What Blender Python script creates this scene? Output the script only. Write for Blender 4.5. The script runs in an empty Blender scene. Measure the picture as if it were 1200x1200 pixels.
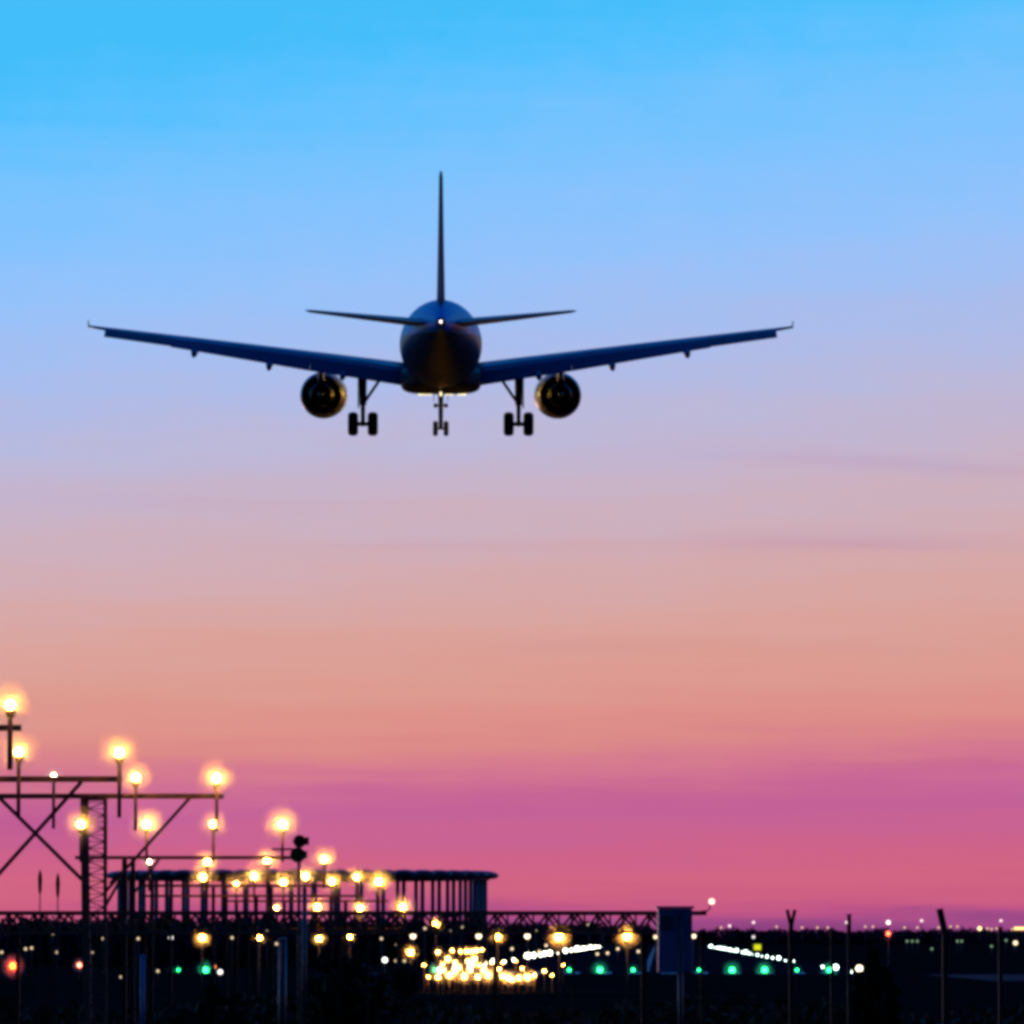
import bpy, bmesh, math, random
from mathutils import Vector, Matrix, Euler, noise as mnoise

C = bpy.context.scene
COL = C.collection
random.seed(7)

# ------------------------------------------------------------------ camera
F = 7243.0                      # focal length in pixels of the 1200 px photograph
HORIZON = 1099.0
CAM = Vector((0.0, 0.0, 4.2))
TILT = math.atan((HORIZON - 600.0) / F)
cam_data = bpy.data.cameras.new('camera')
cam_data.sensor_width = 36.0
cam_data.lens = 36.0 * F / 1200.0
cam_data.clip_start = 0.5
cam_data.clip_end = 60000.0
cam = bpy.data.objects.new('camera', cam_data)
cam.location = CAM
cam.rotation_euler = (math.pi / 2 + TILT, 0, 0)
COL.objects.link(cam)
C.camera = cam

# ------------------------------------------------------------------ exposure, sampling
C.view_settings.view_transform = 'Standard'
C.view_settings.look = 'None'
C.view_settings.exposure = 0.0
C.view_settings.gamma = 1.0
C.render.engine = 'CYCLES'
cy = C.cycles
cy.use_denoising = True
cy.pixel_filter_type = 'BLACKMAN_HARRIS'
cy.filter_width = 3.8            # the photograph is a little soft
cy.max_bounces = 5
cy.diffuse_bounces = 2
cy.glossy_bounces = 3
cy.volume_bounces = 0
cy.volume_max_steps = 64
cy.transparent_max_bounces = 64
cy.sample_clamp_indirect = 0.0
cy.use_light_tree = True

# ------------------------------------------------------------------ sky
def lin(c):
    return tuple((v / 255.0 / 12.92) if v / 255.0 <= 0.04045 else ((v / 255.0 + 0.055) / 1.055) ** 2.4 for v in c)

SKY_ROWS = [  # image row, sRGB colour of the evening sky there
    (1099, (140, 66, 128)), (1086, (158, 74, 136)), (1070, (190, 84, 136)), (1052, (204, 95, 131)),
    (1030, (208, 100, 131)), (1005, (204, 97, 138)), (980, (199, 98, 146)), (955, (194, 97, 153)), (932, (200, 103, 151)),
    (912, (207, 113, 147)), (890, (214, 127, 141)), (868, (218, 137, 137)), (845, (220, 144, 138)), (790, (219, 156, 146)),
    (720, (216, 165, 161)), (660, (210, 171, 177)), (605, (202, 176, 192)), (550, (195, 180, 206)),
    (500, (187, 184, 217)), (440, (174, 187, 231)), (380, (162, 190, 242)), (310, (147, 193, 250)),
    (230, (131, 194, 254)), (150, (112, 194, 254)), (70, (84, 192, 254)), (0, (62, 189, 250))]
E_MAX = 0.16

def elev(row):
    return math.atan((600.0 - row) / F) + TILT

world = bpy.data.worlds.new('World')
C.world = world
world.use_nodes = True
nt = world.node_tree
nt.nodes.clear()
N = nt.nodes.new
L = nt.links.new
def wmath(op, a, b=None, c=None):
    n = N('ShaderNodeMath'); n.operation = op
    for i, v in enumerate((a, b, c)):
        if v is None: continue
        if isinstance(v, (int, float)): n.inputs[i].default_value = v
        else: L(v, n.inputs[i])
    return n.outputs[0]
def wramp(fac, stops):
    n = N('ShaderNodeValToRGB')
    e = n.color_ramp.elements
    while len(e) > 1: e.remove(e[-1])
    e[0].position = stops[0][0]; e[0].color = (*stops[0][1], 1)
    for p, c in stops[1:]:
        k = e.new(p); k.color = (*c, 1)
    L(fac, n.inputs[0])
    return n.outputs[0]
def wmix(fac, a, b, blend='MIX'):
    n = N('ShaderNodeMix'); n.data_type = 'RGBA'; n.blend_type = blend
    for s, v in ((n.inputs[0], fac), (n.inputs[6], a), (n.inputs[7], b)):
        if isinstance(v, (int, float)): s.default_value = v
        elif isinstance(v, tuple): s.default_value = (*v, 1)
        else: L(v, s)
    return n.outputs[2]
tc = N('ShaderNodeTexCoord')
sep = N('ShaderNodeSeparateXYZ'); L(tc.outputs['Generated'], sep.inputs[0])
X, Y, Z = sep.outputs
el = wmath('ARCSINE', Z)
az = wmath('ARCTAN2', X, Y)
# thin cirrus: noise stretched along the horizon nudges where a colour of the gradient falls
cmb = N('ShaderNodeCombineXYZ')
L(wmath('MULTIPLY', az, 9.0), cmb.inputs[0]); L(wmath('MULTIPLY', el, 120.0), cmb.inputs[1])
nz = N('ShaderNodeTexNoise'); nz.inputs['Scale'].default_value = 1.0
nz.inputs['Detail'].default_value = 5.0; nz.inputs['Roughness'].default_value = 0.55
L(cmb.outputs[0], nz.inputs['Vector'])
cmb2 = N('ShaderNodeCombineXYZ')
L(wmath('MULTIPLY', az, 26.0), cmb2.inputs[0]); L(wmath('MULTIPLY', el, 420.0), cmb2.inputs[1]); cmb2.inputs[2].default_value = 3.7
nz2 = N('ShaderNodeTexNoise'); nz2.inputs['Scale'].default_value = 1.0; nz2.inputs['Detail'].default_value = 4.0
L(cmb2.outputs[0], nz2.inputs['Vector'])
shift = wmath('ADD', wmath('MULTIPLY', wmath('SUBTRACT', nz.outputs['Fac'], 0.5), 0.0105),
              wmath('MULTIPLY', wmath('SUBTRACT', nz2.outputs['Fac'], 0.5), 0.0065))
cmb3 = N('ShaderNodeCombineXYZ')
L(wmath('MULTIPLY', az, 70.0), cmb3.inputs[0]); L(wmath('MULTIPLY', el, 110.0), cmb3.inputs[1]); cmb3.inputs[2].default_value = 9.1
nz3 = N('ShaderNodeTexNoise'); nz3.inputs['Scale'].default_value = 1.0; nz3.inputs['Detail'].default_value = 6.0; nz3.inputs['Roughness'].default_value = 0.7
L(cmb3.outputs[0], nz3.inputs['Vector'])
shift = wmath('ADD', shift, wmath('MULTIPLY', wmath('MULTIPLY', wmath('SUBTRACT', nz3.outputs['Fac'], 0.5), el), 0.11))
# the colours lie a little lower on the left and higher on the right, more so high up
shift = wmath('SUBTRACT', shift, wmath('MULTIPLY', az, wmath('ADD', wmath('MULTIPLY', el, 0.85), 0.004)))
el2 = wmath('ADD', el, shift)
ramp1 = wramp(wmath('DIVIDE', el2, E_MAX), [(max(0.0, elev(r) / E_MAX), lin(c)) for r, c in SKY_ROWS])
ramp2 = wramp(Z, [(0.15, lin((74, 191, 247))), (0.26, lin((40, 165, 248))), (0.45, lin((14, 122, 240))),
                  (0.7, lin((6, 84, 196))), (1.0, lin((4, 56, 140)))])
hi = N('ShaderNodeMapRange'); hi.interpolation_type = 'SMOOTHSTEP'
hi.inputs[1].default_value = 0.146; hi.inputs[2].default_value = 0.162
L(el, hi.inputs[0])
sky = wmix(hi.outputs[0], ramp1, ramp2)
# mauve cloud streaks: (row, column, half length, half height, slope, strength)
for row, colm, hl, hh, slope, s in [(637, 985, 170, 12, 0.0, .55), (545, 1040, 230, 11, .06, .36), (640, 520, 190, 7, 0, .22),
                                    (757, 690, 120, 7, 0, .2), (895, 1060, 190, 7, -.02, .35), (930, 740, 260, 16, .0, .35),
                                    (590, 180, 240, 9, .02, .15), (960, 40, 100, 40, 0, .5), (760, 1000, 200, 9, 0, .12)]:
    e0, a0 = elev(row), math.atan((colm - 600) / F)
    da = wmath('SUBTRACT', az, a0)
    de = wmath('ADD', wmath('SUBTRACT', el, e0), wmath('MULTIPLY', da, slope))
    de = wmath('ADD', de, wmath('MULTIPLY', wmath('SUBTRACT', nz2.outputs['Fac'], 0.5), hh / F * 2.2))
    q = wmath('ADD', wmath('POWER', wmath('MULTIPLY', da, F / hl), 2.0), wmath('POWER', wmath('MULTIPLY', de, F / hh), 2.0))
    g = wmath('MULTIPLY', wmath('EXPONENT', wmath('MULTIPLY', q, -1.0)), s)
    sky = wmix(g, sky, wmix(1.0, sky, (0.87, 0.75, 0.92), 'MULTIPLY'))
# it is darker behind the camera, away from the set sun
front = N('ShaderNodeMapRange'); front.interpolation_type = 'SMOOTHSTEP'
front.inputs[1].default_value = -0.55; front.inputs[2].default_value = 0.75
front.inputs[3].default_value = 0.04; front.inputs[4].default_value = 1.0
L(Y, front.inputs[0])
sky = wmix(front.outputs[0], (0.002, 0.008, 0.03), sky)
nish = N('ShaderNodeTexSky'); nish.sky_type = 'NISHITA'; nish.sun_disc = False
SUN_EL, SUN_AZ = math.radians(0.6), math.radians(-9.0)
nish.sun_elevation = SUN_EL; nish.sun_rotation = SUN_AZ
bg1 = N('ShaderNodeBackground'); L(sky, bg1.inputs[0]); bg1.inputs[1].default_value = 1.0
bg2 = N('ShaderNodeBackground'); L(nish.outputs[0], bg2.inputs[0]); bg2.inputs[1].default_value = 0.0012
addw = N('ShaderNodeAddShader'); L(bg1.outputs[0], addw.inputs[0]); L(bg2.outputs[0], addw.inputs[1])
wout = N('ShaderNodeOutputWorld'); L(addw.outputs[0], wout.inputs[0])

sun_data = bpy.data.lights.new('sun', 'SUN')
sun_data.energy = 0.10; sun_data.angle = math.radians(3); sun_data.color = (1.0, 0.55, 0.5)
sun = bpy.data.objects.new('sun', sun_data)
sd = Vector((math.sin(SUN_AZ) * math.cos(SUN_EL), math.cos(SUN_AZ) * math.cos(SUN_EL), math.sin(SUN_EL)))
sun.rotation_euler = sd.to_track_quat('Z', 'Y').to_euler()
COL.objects.link(sun)

# ------------------------------------------------------------------ helpers
CT, ST = math.cos(TILT), math.sin(TILT)
def P(px, py, dist):
    """the point of the place that lies `dist` metres ahead in the direction of a photograph pixel"""
    dx, dy = (px - 600.0) / F, (600.0 - py) / F
    v = Vector((dx, CT - dy * ST, ST + dy * CT))
    return CAM + v * (dist / v.y)
def M(px, dist): return px * dist / F

def principled(name, color, rough=0.6, metal=0.0, spec=0.5, var=0.0, scale=4.0, coat=0.0):
    m = bpy.data.materials.new(name); m.use_nodes = True
    b = m.node_tree.nodes['Principled BSDF']
    b.inputs['Base Color'].default_value = (*color, 1)
    b.inputs['Roughness'].default_value = rough
    b.inputs['Metallic'].default_value = metal
    b.inputs['Specular IOR Level'].default_value = spec
    b.inputs['Coat Weight'].default_value = coat
    if var:
        t = m.node_tree
        co = t.nodes.new('ShaderNodeTexCoord')
        n = t.nodes.new('ShaderNodeTexNoise'); n.inputs['Scale'].default_value = scale; n.inputs['Detail'].default_value = 6
        t.links.new(co.outputs['Object'], n.inputs['Vector'])
        r = t.nodes.new('ShaderNodeValToRGB')
        r.color_ramp.elements[0].position = 0.3; r.color_ramp.elements[1].position = 0.72
        r.color_ramp.elements[0].color = (*[c * (1 - var) for c in color], 1)
        r.color_ramp.elements[1].color = (*[min(1, c * (1 + var)) for c in color], 1)
        t.links.new(n.outputs['Fac'], r.inputs[0]); t.links.new(r.outputs[0], b.inputs['Base Color'])
        mr = t.nodes.new('ShaderNodeMapRange'); mr.inputs[3].default_value = max(0.05, rough - .12); mr.inputs[4].default_value = min(1, rough + .12)
        t.links.new(n.outputs['Fac'], mr.inputs[0]); t.links.new(mr.outputs[0], b.inputs['Roughness'])
    return m

def glow(name, color, strength, sampled=True):
    m = bpy.data.materials.new(name); m.use_nodes = True
    t = m.node_tree; t.nodes.clear()
    e = t.nodes.new('ShaderNodeEmission'); e.inputs[0].default_value = (*color, 1); e.inputs[1].default_value = strength
    o = t.nodes.new('ShaderNodeOutputMaterial'); t.links.new(e.outputs[0], o.inputs[0])
    m.cycles.emission_sampling = 'AUTO' if sampled else 'NONE'
    return m

def halo_scatter(name, density):
    """milky globe: scatters the light of the bulb inside it, denser round the bulb"""
    m = bpy.data.materials.new(name); m.use_nodes = True
    t = m.node_tree; t.nodes.clear()
    co = t.nodes.new('ShaderNodeTexCoord')
    sb = t.nodes.new('ShaderNodeVectorMath'); sb.operation = 'DISTANCE'; sb.inputs[1].default_value = (.5, .5, .5)
    t.links.new(co.outputs['Generated'], sb.inputs[0])
    mr = t.nodes.new('ShaderNodeMapRange'); mr.inputs[1].default_value = 0.0; mr.inputs[2].default_value = 0.5
    mr.inputs[3].default_value = 1.0; mr.inputs[4].default_value = 0.0
    t.links.new(sb.outputs['Value'], mr.inputs[0])
    pw = t.nodes.new('ShaderNodeMath'); pw.operation = 'POWER'; pw.inputs[1].default_value = 1.9
    t.links.new(mr.outputs[0], pw.inputs[0])
    ml = t.nodes.new('ShaderNodeMath'); ml.operation = 'MULTIPLY'; ml.inputs[1].default_value = density
    t.links.new(pw.outputs[0], ml.inputs[0])
    s = t.nodes.new('ShaderNodeVolumeScatter'); s.inputs['Color'].default_value = (1, 1, 1, 1)
    t.links.new(ml.outputs[0], s.inputs['Density'])
    o = t.nodes.new('ShaderNodeOutputMaterial'); t.links.new(s.outputs[0], o.inputs['Volume'])
    return m

class MB:
    """collects shapes into one mesh"""
    def __init__(self): self.v = []; self.f = []; self.mi = []; self.sm = []; self.cur = 0
    def face(self, idx, smooth=False): self.f.append(idx); self.mi.append(self.cur); self.sm.append(smooth)
    def box(self, lo, hi, rot=None, about=None):
        b = len(self.v)
        for z in (lo[2], hi[2]):
            for y in (lo[1], hi[1]):
                for x in (lo[0], hi[0]):
                    p = Vector((x, y, z))
                    if rot is not None:
                        a = Vector(about) if about is not None else (Vector(lo) + Vector(hi)) / 2
                        p = a + rot @ (p - a)
                    self.v.append(tuple(p))
        for q in ((0, 2, 3, 1), (4, 5, 7, 6), (0, 1, 5, 4), (2, 6, 7, 3), (0, 4, 6, 2), (1, 3, 7, 5)):
            self.face([b + i for i in q])
        return self
    def tube(self, p0, p1, r0, r1=None, n=10, caps=True):
        r1 = r0 if r1 is None else r1
        p0, p1 = Vector(p0), Vector(p1)
        d = (p1 - p0).normalized()
        u = d.orthogonal().normalized(); w = d.cross(u)
        b = len(self.v)
        for p, r in ((p0, r0), (p1, r1)):
            for i in range(n):
                a = 2 * math.pi * i / n
                self.v.append(tuple(p + u * (r * math.cos(a)) + w * (r * math.sin(a))))
        for i in range(n):
            j = (i + 1) % n
            self.face([b + i, b + j, b + n + j, b + n + i], True)
        if caps:
            self.face([b + i for i in reversed(range(n))]); self.face([b + n + i for i in range(n)])
        return self
    def bar(self, p0, p1, w, h=None):
        """square bar between two points"""
        h = w if h is None else h
        p0, p1 = Vector(p0), Vector(p1)
        d = (p1 - p0).normalized()
        up = Vector((0, 0, 1)) if abs(d.z) < 0.95 else Vector((0, 1, 0))
        s = d.cross(up).normalized(); t = s.cross(d).normalized()
        b = len(self.v)
        for p in (p0, p1):
            for a, c in ((-1, -1), (1, -1), (1, 1), (-1, 1)):
                self.v.append(tuple(p + s * (a * w / 2) + t * (c * h / 2)))
        for i in range(4):
            j = (i + 1) % 4
            self.face([b + i, b + j, b + 4 + j, b + 4 + i])
        self.face([b + 3, b + 2, b + 1, b]); self.face([b + 4, b + 5, b + 6, b + 7])
        return self
    def rings(self, rings, smooth=True, closed_ends=True):
        b = len(self.v); n = len(rings[0])
        for r in rings: self.v += [tuple(p) for p in r]
        for k in range(len(rings) - 1):
            for i in range(n):
                j = (i + 1) % n
                self.face([b + k * n + i, b + k * n + j, b + (k + 1) * n + j, b + (k + 1) * n + i], smooth)
        if closed_ends:
            self.face([b + i for i in reversed(range(n))]); self.face([b + (len(rings) - 1) * n + i for i in range(n)])
        return self
    def lathe(self, prof, c=(0, 0, 0), axis='y', n=32, smooth=True):
        rr = []
        for a, r in prof:
            ring = []
            for i in range(n):
                t = 2 * math.pi * i / n
                q = (r * math.cos(t), a, r * math.sin(t)) if axis == 'y' else ((a, r * math.cos(t), r * math.sin(t)) if axis == 'x' else (r * math.cos(t), r * math.sin(t), a))
                ring.append((c[0] + q[0], c[1] + q[1], c[2] + q[2]))
            rr.append(ring)
        return self.rings(rr, smooth)
    def ball(self, c, r, seg=10, ring=6, sz=1.0):
        rr = []
        for k in range(ring + 1):
            t = math.pi * k / ring
            q = max(1e-4, math.sin(t)) * r
            rr.append([(c[0] + q * math.cos(2 * math.pi * i / seg), c[1] + q * math.sin(2 * math.pi * i / seg), c[2] - math.cos(t) * r * sz) for i in range(seg)])
        return self.rings(rr)
    def build(self, name, mats, parent=None, loc=None):
        me = bpy.data.meshes.new(name)
        me.from_pydata(self.v, [], self.f)
        for m in (mats if isinstance(mats, (list, tuple)) else [mats]): me.materials.append(m)
        me.polygons.foreach_set('material_index', self.mi)
        me.polygons.foreach_set('use_smooth', self.sm)
        bm = bmesh.new(); bm.from_mesh(me); bmesh.ops.recalc_face_normals(bm, faces=bm.faces); bm.to_mesh(me); bm.free()
        o = bpy.data.objects.new(name, me)
        if loc is not None: o.location = loc
        if parent is not None: o.parent = parent
        COL.objects.link(o)
        return o

def tag(o, label=None, cat=None, group=None, kind=None):
    for k, v in (('label', label), ('category', cat), ('group', group), ('kind', kind)):
        if v: o[k] = v
    return o
def empty(name, loc, label, cat, group=None):
    o = bpy.data.objects.new(name, None); o.location = loc; o.empty_display_size = 0.2
    COL.objects.link(o)
    return tag(o, label, cat, group)
def copy_tree(o, parent=None):
    c = o.copy(); COL.objects.link(c)
    if parent is not None: c.parent = parent
    for ch in list(o.children): copy_tree(ch, c)
    return c
ORD = ['first', 'second', 'third', 'fourth', 'fifth', 'sixth', 'seventh', 'eighth', 'ninth', 'tenth', 'eleventh', 'twelfth']

# ------------------------------------------------------------------ materials
M_steel = principled('gantry steel', (0.26, 0.15, 0.12), 0.6, 0.0, var=0.35, scale=3)
M_galv = principled('galvanised steel', (0.11, 0.12, 0.15), 0.45, 0.6, var=0.3, scale=6)
M_darkpost = principled('dark post paint', (0.03, 0.026, 0.032), 0.6, var=0.3)
M_cabinet = principled('blue cabinet paint', (0.09, 0.27, 0.60), 0.4, var=0.2, scale=2)
M_array = principled('antenna array paint', (0.10, 0.11, 0.19), 0.55, var=0.2)
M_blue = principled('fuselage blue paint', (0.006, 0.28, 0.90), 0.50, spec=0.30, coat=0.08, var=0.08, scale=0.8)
def lower_colour(m, z0, low):
    """below height z0 the base colour is another one"""
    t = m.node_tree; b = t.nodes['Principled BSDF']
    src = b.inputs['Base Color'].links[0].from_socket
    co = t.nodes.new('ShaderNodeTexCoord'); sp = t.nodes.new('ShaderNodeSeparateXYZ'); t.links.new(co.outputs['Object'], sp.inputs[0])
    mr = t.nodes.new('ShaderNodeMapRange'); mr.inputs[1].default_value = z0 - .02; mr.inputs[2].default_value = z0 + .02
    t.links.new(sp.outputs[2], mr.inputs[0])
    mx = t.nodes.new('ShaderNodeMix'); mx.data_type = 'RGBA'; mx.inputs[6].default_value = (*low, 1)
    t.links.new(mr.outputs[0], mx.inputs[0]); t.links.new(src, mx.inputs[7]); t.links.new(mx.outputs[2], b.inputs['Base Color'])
lower_colour(M_blue, 4.75, (0.005, 0.035, 0.12))  # fuselage is darker navy in its lower half
M_belly = principled('belly navy paint', (0.012, 0.02, 0.05), 0.6, spec=0.2, var=0.1)  # belly fairing darker than the upper fuselage
M_wing = principled('wing grey blue paint', (0.028, 0.065, 0.20), 0.42, spec=0.4, var=0.15, scale=0.9)
M_fin = principled('fin dark blue paint', (0.012, 0.07, 0.17), 0.7, spec=0.04, var=0.1)
M_stab = principled('tailplane dark paint', (0.035, 0.05, 0.09), 0.45, var=0.15, scale=0.9)
M_nac = principled('nacelle paint', (0.34, 0.30, 0.22), 0.38, var=0.1)
M_hot = principled('exhaust metal', (0.025, 0.022, 0.02), 0.4, 0.8, var=0.3)
M_black = principled('duct black', (0.008, 0.008, 0.008), 0.8)
M_strut = principled('landing gear paint', (0.045, 0.055, 0.06), 0.4, 0.2, var=0.2)
M_tyre = principled('tyre rubber', (0.012, 0.012, 0.014), 0.75)
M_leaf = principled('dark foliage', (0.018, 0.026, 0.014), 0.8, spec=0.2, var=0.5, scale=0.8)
M_wood = principled('far foliage', (0.05, 0.055, 0.09), 0.9, spec=0.1, var=0.4, scale=0.2)  # far haze put into the bluish foliage colour
M_bark = principled('bark', (0.03, 0.022, 0.016), 0.9, var=0.3)
M_reed = principled('reed stem', (0.035, 0.02, 0.018), 0.85, var=0.3)
M_white = principled('marking paint', (0.6, 0.6, 0.58), 0.6)
M_halo_small = halo_scatter('small lamp halo ball', 1.1)
M_lens = glow('approach lamp bulb', (1.0, 0.43, 0.045), 270)
M_lens_far = glow('far approach lamp bulb', (1.0, 0.40, 0.04), 160)
M_halo = halo_scatter('lamp halo ball', 1.25)  # scattering balls added round lamps for their halos

# ------------------------------------------------------------------ ground and paved strips
def bank(y):
    if y < 100: return 2.2
    if y > 160: return 0.0
    t = (y - 100) / 60.0
    return 2.2 * (1 - t * t * (3 - 2 * t))
ys = [-400, -200, -100, -50, 0, 30, 60, 80, 100, 110, 120, 130, 140, 150, 160, 180, 210, 250, 300, 340, 380, 420, 470, 520, 580, 640, 720, 820, 950, 1200, 1600, 2200, 3000, 4200, 6000, 9000, 14000, 24000]
xs = [-20000, -8000, -3000, -1200, -500, -250, -120, -80, -60, -45, -35, -28, -22, -17, -12, -8, -4, 0, 4, 8, 12, 17, 22, 28, 35, 45, 60, 80, 120, 250, 500, 1200, 3000, 8000, 20000]
g = MB()
for y in ys:
    for x in xs:
        g.v.append((x, y, bank(y)))
nx = len(xs)
for j in range(len(ys) - 1):
    for i in range(nx - 1):
        g.face([j * nx + i, j * nx + i + 1, (j + 1) * nx + i + 1, (j + 1) * nx + i])
M_ground = principled('dark grass ground', (0.016, 0.016, 0.014), 1.0, spec=0.0, var=0.5, scale=0.09)
tag(g.build('ground', M_ground), kind='structure')

RWY_A = math.atan((771 - 600) / F)           # runway heading
R0 = Vector((M(514 - 600, 724), 724.0, 0)); R1 = Vector((M(996 - 600, 724), 724.0, 0))
rdir = Vector((math.sin(RWY_A), math.cos(RWY_A), 0))
M_asph = principled('runway asphalt', (0.016, 0.018, 0.026), 1.0, spec=0.0, var=0.3, scale=0.05)
r = MB(); z = Vector((0, 0, 0.004))
r.v = [tuple(R0 - Vector((4, 0, 0)) + z), tuple(R1 + Vector((4, 0, 0)) + z), tuple(R1 + Vector((4, 0, 0)) + rdir * 2900 + z), tuple(R0 - Vector((4, 0, 0)) + rdir * 2900 + z)]
r.face([0, 1, 2, 3]); tag(r.build('runway', M_asph), kind='structure')
mk = MB()
z = 0.008
for k in range(12):
    a = R0 + (R1 - R0) * ((k + 0.75) / 12.5) + rdir * 6
    b = a + Vector((1.8, 0, 0)); n0 = len(mk.v)
    mk.v += [(*a.xy, z), (*b.xy, z), (*(b + rdir * 30).xy, z), (*(a + rdir * 30).xy, z)]
    mk.face([n0, n0 + 1, n0 + 2, n0 + 3])
mid = (R0 + R1) / 2
for k in range(40):
    a = mid + rdir * (60 + k * 60) - Vector((0.45, 0, 0)); b = a + Vector((0.9, 0, 0)); n0 = len(mk.v)
    mk.v += [(*a.xy, z), (*b.xy, z), (*(b + rdir * 30).xy, z), (*(a + rdir * 30).xy, z)]
    mk.face([n0, n0 + 1, n0 + 2, n0 + 3])
tag(mk.build('runway_marking', M_white), kind='structure')
M_taxi = principled('taxiway asphalt', (0.03, 0.036, 0.06), 0.9, spec=0.01, var=0.3, scale=0.06)
t = MB(); t.v = [(47, 605, .004), (330, 605, .004), (330, 712, .004), (47, 712, .004)]; t.face([0, 1, 2, 3])
tag(t.build('taxiway', M_taxi), kind='structure')

# ------------------------------------------------------------------ far woodland (one mass)
def leaf_cloud(mb, c, rx, ry, rz, n, size, rng):
    for _ in range(n):
        while True:
            p = Vector((rng.uniform(-1, 1), rng.uniform(-1, 1), rng.uniform(-1, 1)))
            if p.length < 1: break
        p = p * (0.55 + 0.45 * rng.random()) / max(p.length, .35) * p.length ** 0.5
        q = Vector((c[0] + p.x * rx, c[1] + p.y * ry, c[2] + p.z * rz))
        R = Euler((rng.uniform(0, 6.28), rng.uniform(0, 6.28), rng.uniform(0, 6.28))).to_matrix()
        s = size * rng.uniform(0.6, 1.3)
        b = len(mb.v)
        for a, d in ((-1, -.45), (.1, -.7), (1, .1), (.2, .7)):
            mb.v.append(tuple(q + R @ Vector((a * s, d * s, 0.12 * s * a))))
        mb.face([b, b + 1, b + 2, b + 3])

def belt(name, x0, x1, dist, tops, step, label, mat, leafs=260):
    rng = random.Random(len(name) * 7 + int(dist))
    mb = MB()
    px = x0
    while px < x1:
        top = tops(px) + rng.uniform(-2.0, 2.5)
        d = dist * rng.uniform(0.97, 1.03)
        h = P(px, top, d).z
        x = M(px - 600, d)
        w = M(step, d) * rng.uniform(0.8, 1.3)
        mb.cur = 0
        leaf_cloud(mb, (x, d, h * 0.55), w, w, h * 0.46, leafs, max(0.5, w * 0.22), rng)
        leaf_cloud(mb, (x + w * .4, d, h * 0.25), w, w, h * 0.27, leafs // 2, max(0.5, w * 0.24), rng)
        mb.cur = 1
        mb.tube((x, d, 0), (x, d, h * 0.6), 0.03 * h, 0.012 * h, 6)
        px += step * rng.uniform(0.5, 0.9)
    return tag(mb.build(name, [mat, M_bark]), label, 'woodland', None, 'stuff')

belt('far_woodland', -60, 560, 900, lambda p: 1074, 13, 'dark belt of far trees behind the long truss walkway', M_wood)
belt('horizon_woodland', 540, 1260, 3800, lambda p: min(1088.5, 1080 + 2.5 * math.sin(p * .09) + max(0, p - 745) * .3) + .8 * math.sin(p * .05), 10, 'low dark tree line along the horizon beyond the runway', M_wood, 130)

# ------------------------------------------------------------------ foreground brush (one mass)
rng = random.Random(5)
br = MB()
for k in range(230):
    d = rng.uniform(190, 300); px = rng.uniform(-30, 1230)
    top = 1166 + 10 * math.sin(px * .013) + rng.uniform(-4, 14) + (6 if px > 560 else 0)
    h = max(0.5, P(px, top, d).z); w = rng.uniform(.7, 1.6)
    leaf_cloud(br, (M(px - 600, d), d, h * .5), w, w, h * .5, 60, .17, rng)
tag(br.build('undergrowth', M_leaf), 'dark undergrowth along the foot of the picture', 'undergrowth', None, 'stuff')

def bush(px, top, width, dist, label, shape='round', cat='bush'):
    rng = random.Random(int(px))
    d = dist
    base = bank(d)
    h = P(px, top, d).z - base; w = M(width / 2, d)
    o = empty('shrub', (M(px - 600, d), d, base), label, cat)
    mb = MB()
    if shape == 'round':
        leaf_cloud(mb, (0, 0, h - w * 1.0), w, w, w * 1.0, 520, w * .15, rng)
        leaf_cloud(mb, (0, 0, (h - w) * .5), w * .8, w * .8, (h - w) * .55, 260, w * .16, rng)
    else:
        pxm = w / (width / 2)
        for ox, fy, rr in ((0, 10, 9), (-2, 24, 11), (6, 40, 20), (-6, 52, 23), (12, 60, 24), (0, 80, 30), (-12, 92, 24), (14, 100, 26)):
            leaf_cloud(mb, (ox * pxm, 0, h - fy * pxm), rr * pxm, rr * pxm, rr * pxm, 260, rr * pxm * .26, rng)
    mb.build('foliage', M_leaf, o)
    MB().tube((0, 0, 0), (0, 0, h * .7), .05, .02, 7).build('stem', M_bark, o)
    return o
bush(475, 1129, 40, 130, 'round dark shrub in front of the yellow ground lamps')
bush(1022, 1107, 62, 140, 'tall dark shrub with a narrow top right of the green lamps', 'tall')
bush(405, 1118, 120, 170, 'broad black shrub between the thin grey pole and the round shrub', 'round')
bush(250, 1158, 150, 170, 'low black shrub below the green lamps on the left', 'round')

# ------------------------------------------------------------------ airliner
A0 = P(516.5, 511, 300)
dirv = (A0 - CAM).normalized()
yaw = -math.atan2(dirv.x, dirv.y); pitch = math.asin(dirv.z)
plane = empty('airliner', A0, 'twin engine airliner seen from behind on landing approach with wheels down', 'airliner')
plane.rotation_euler = Euler((pitch, 0.0, yaw), 'XYZ')

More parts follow.
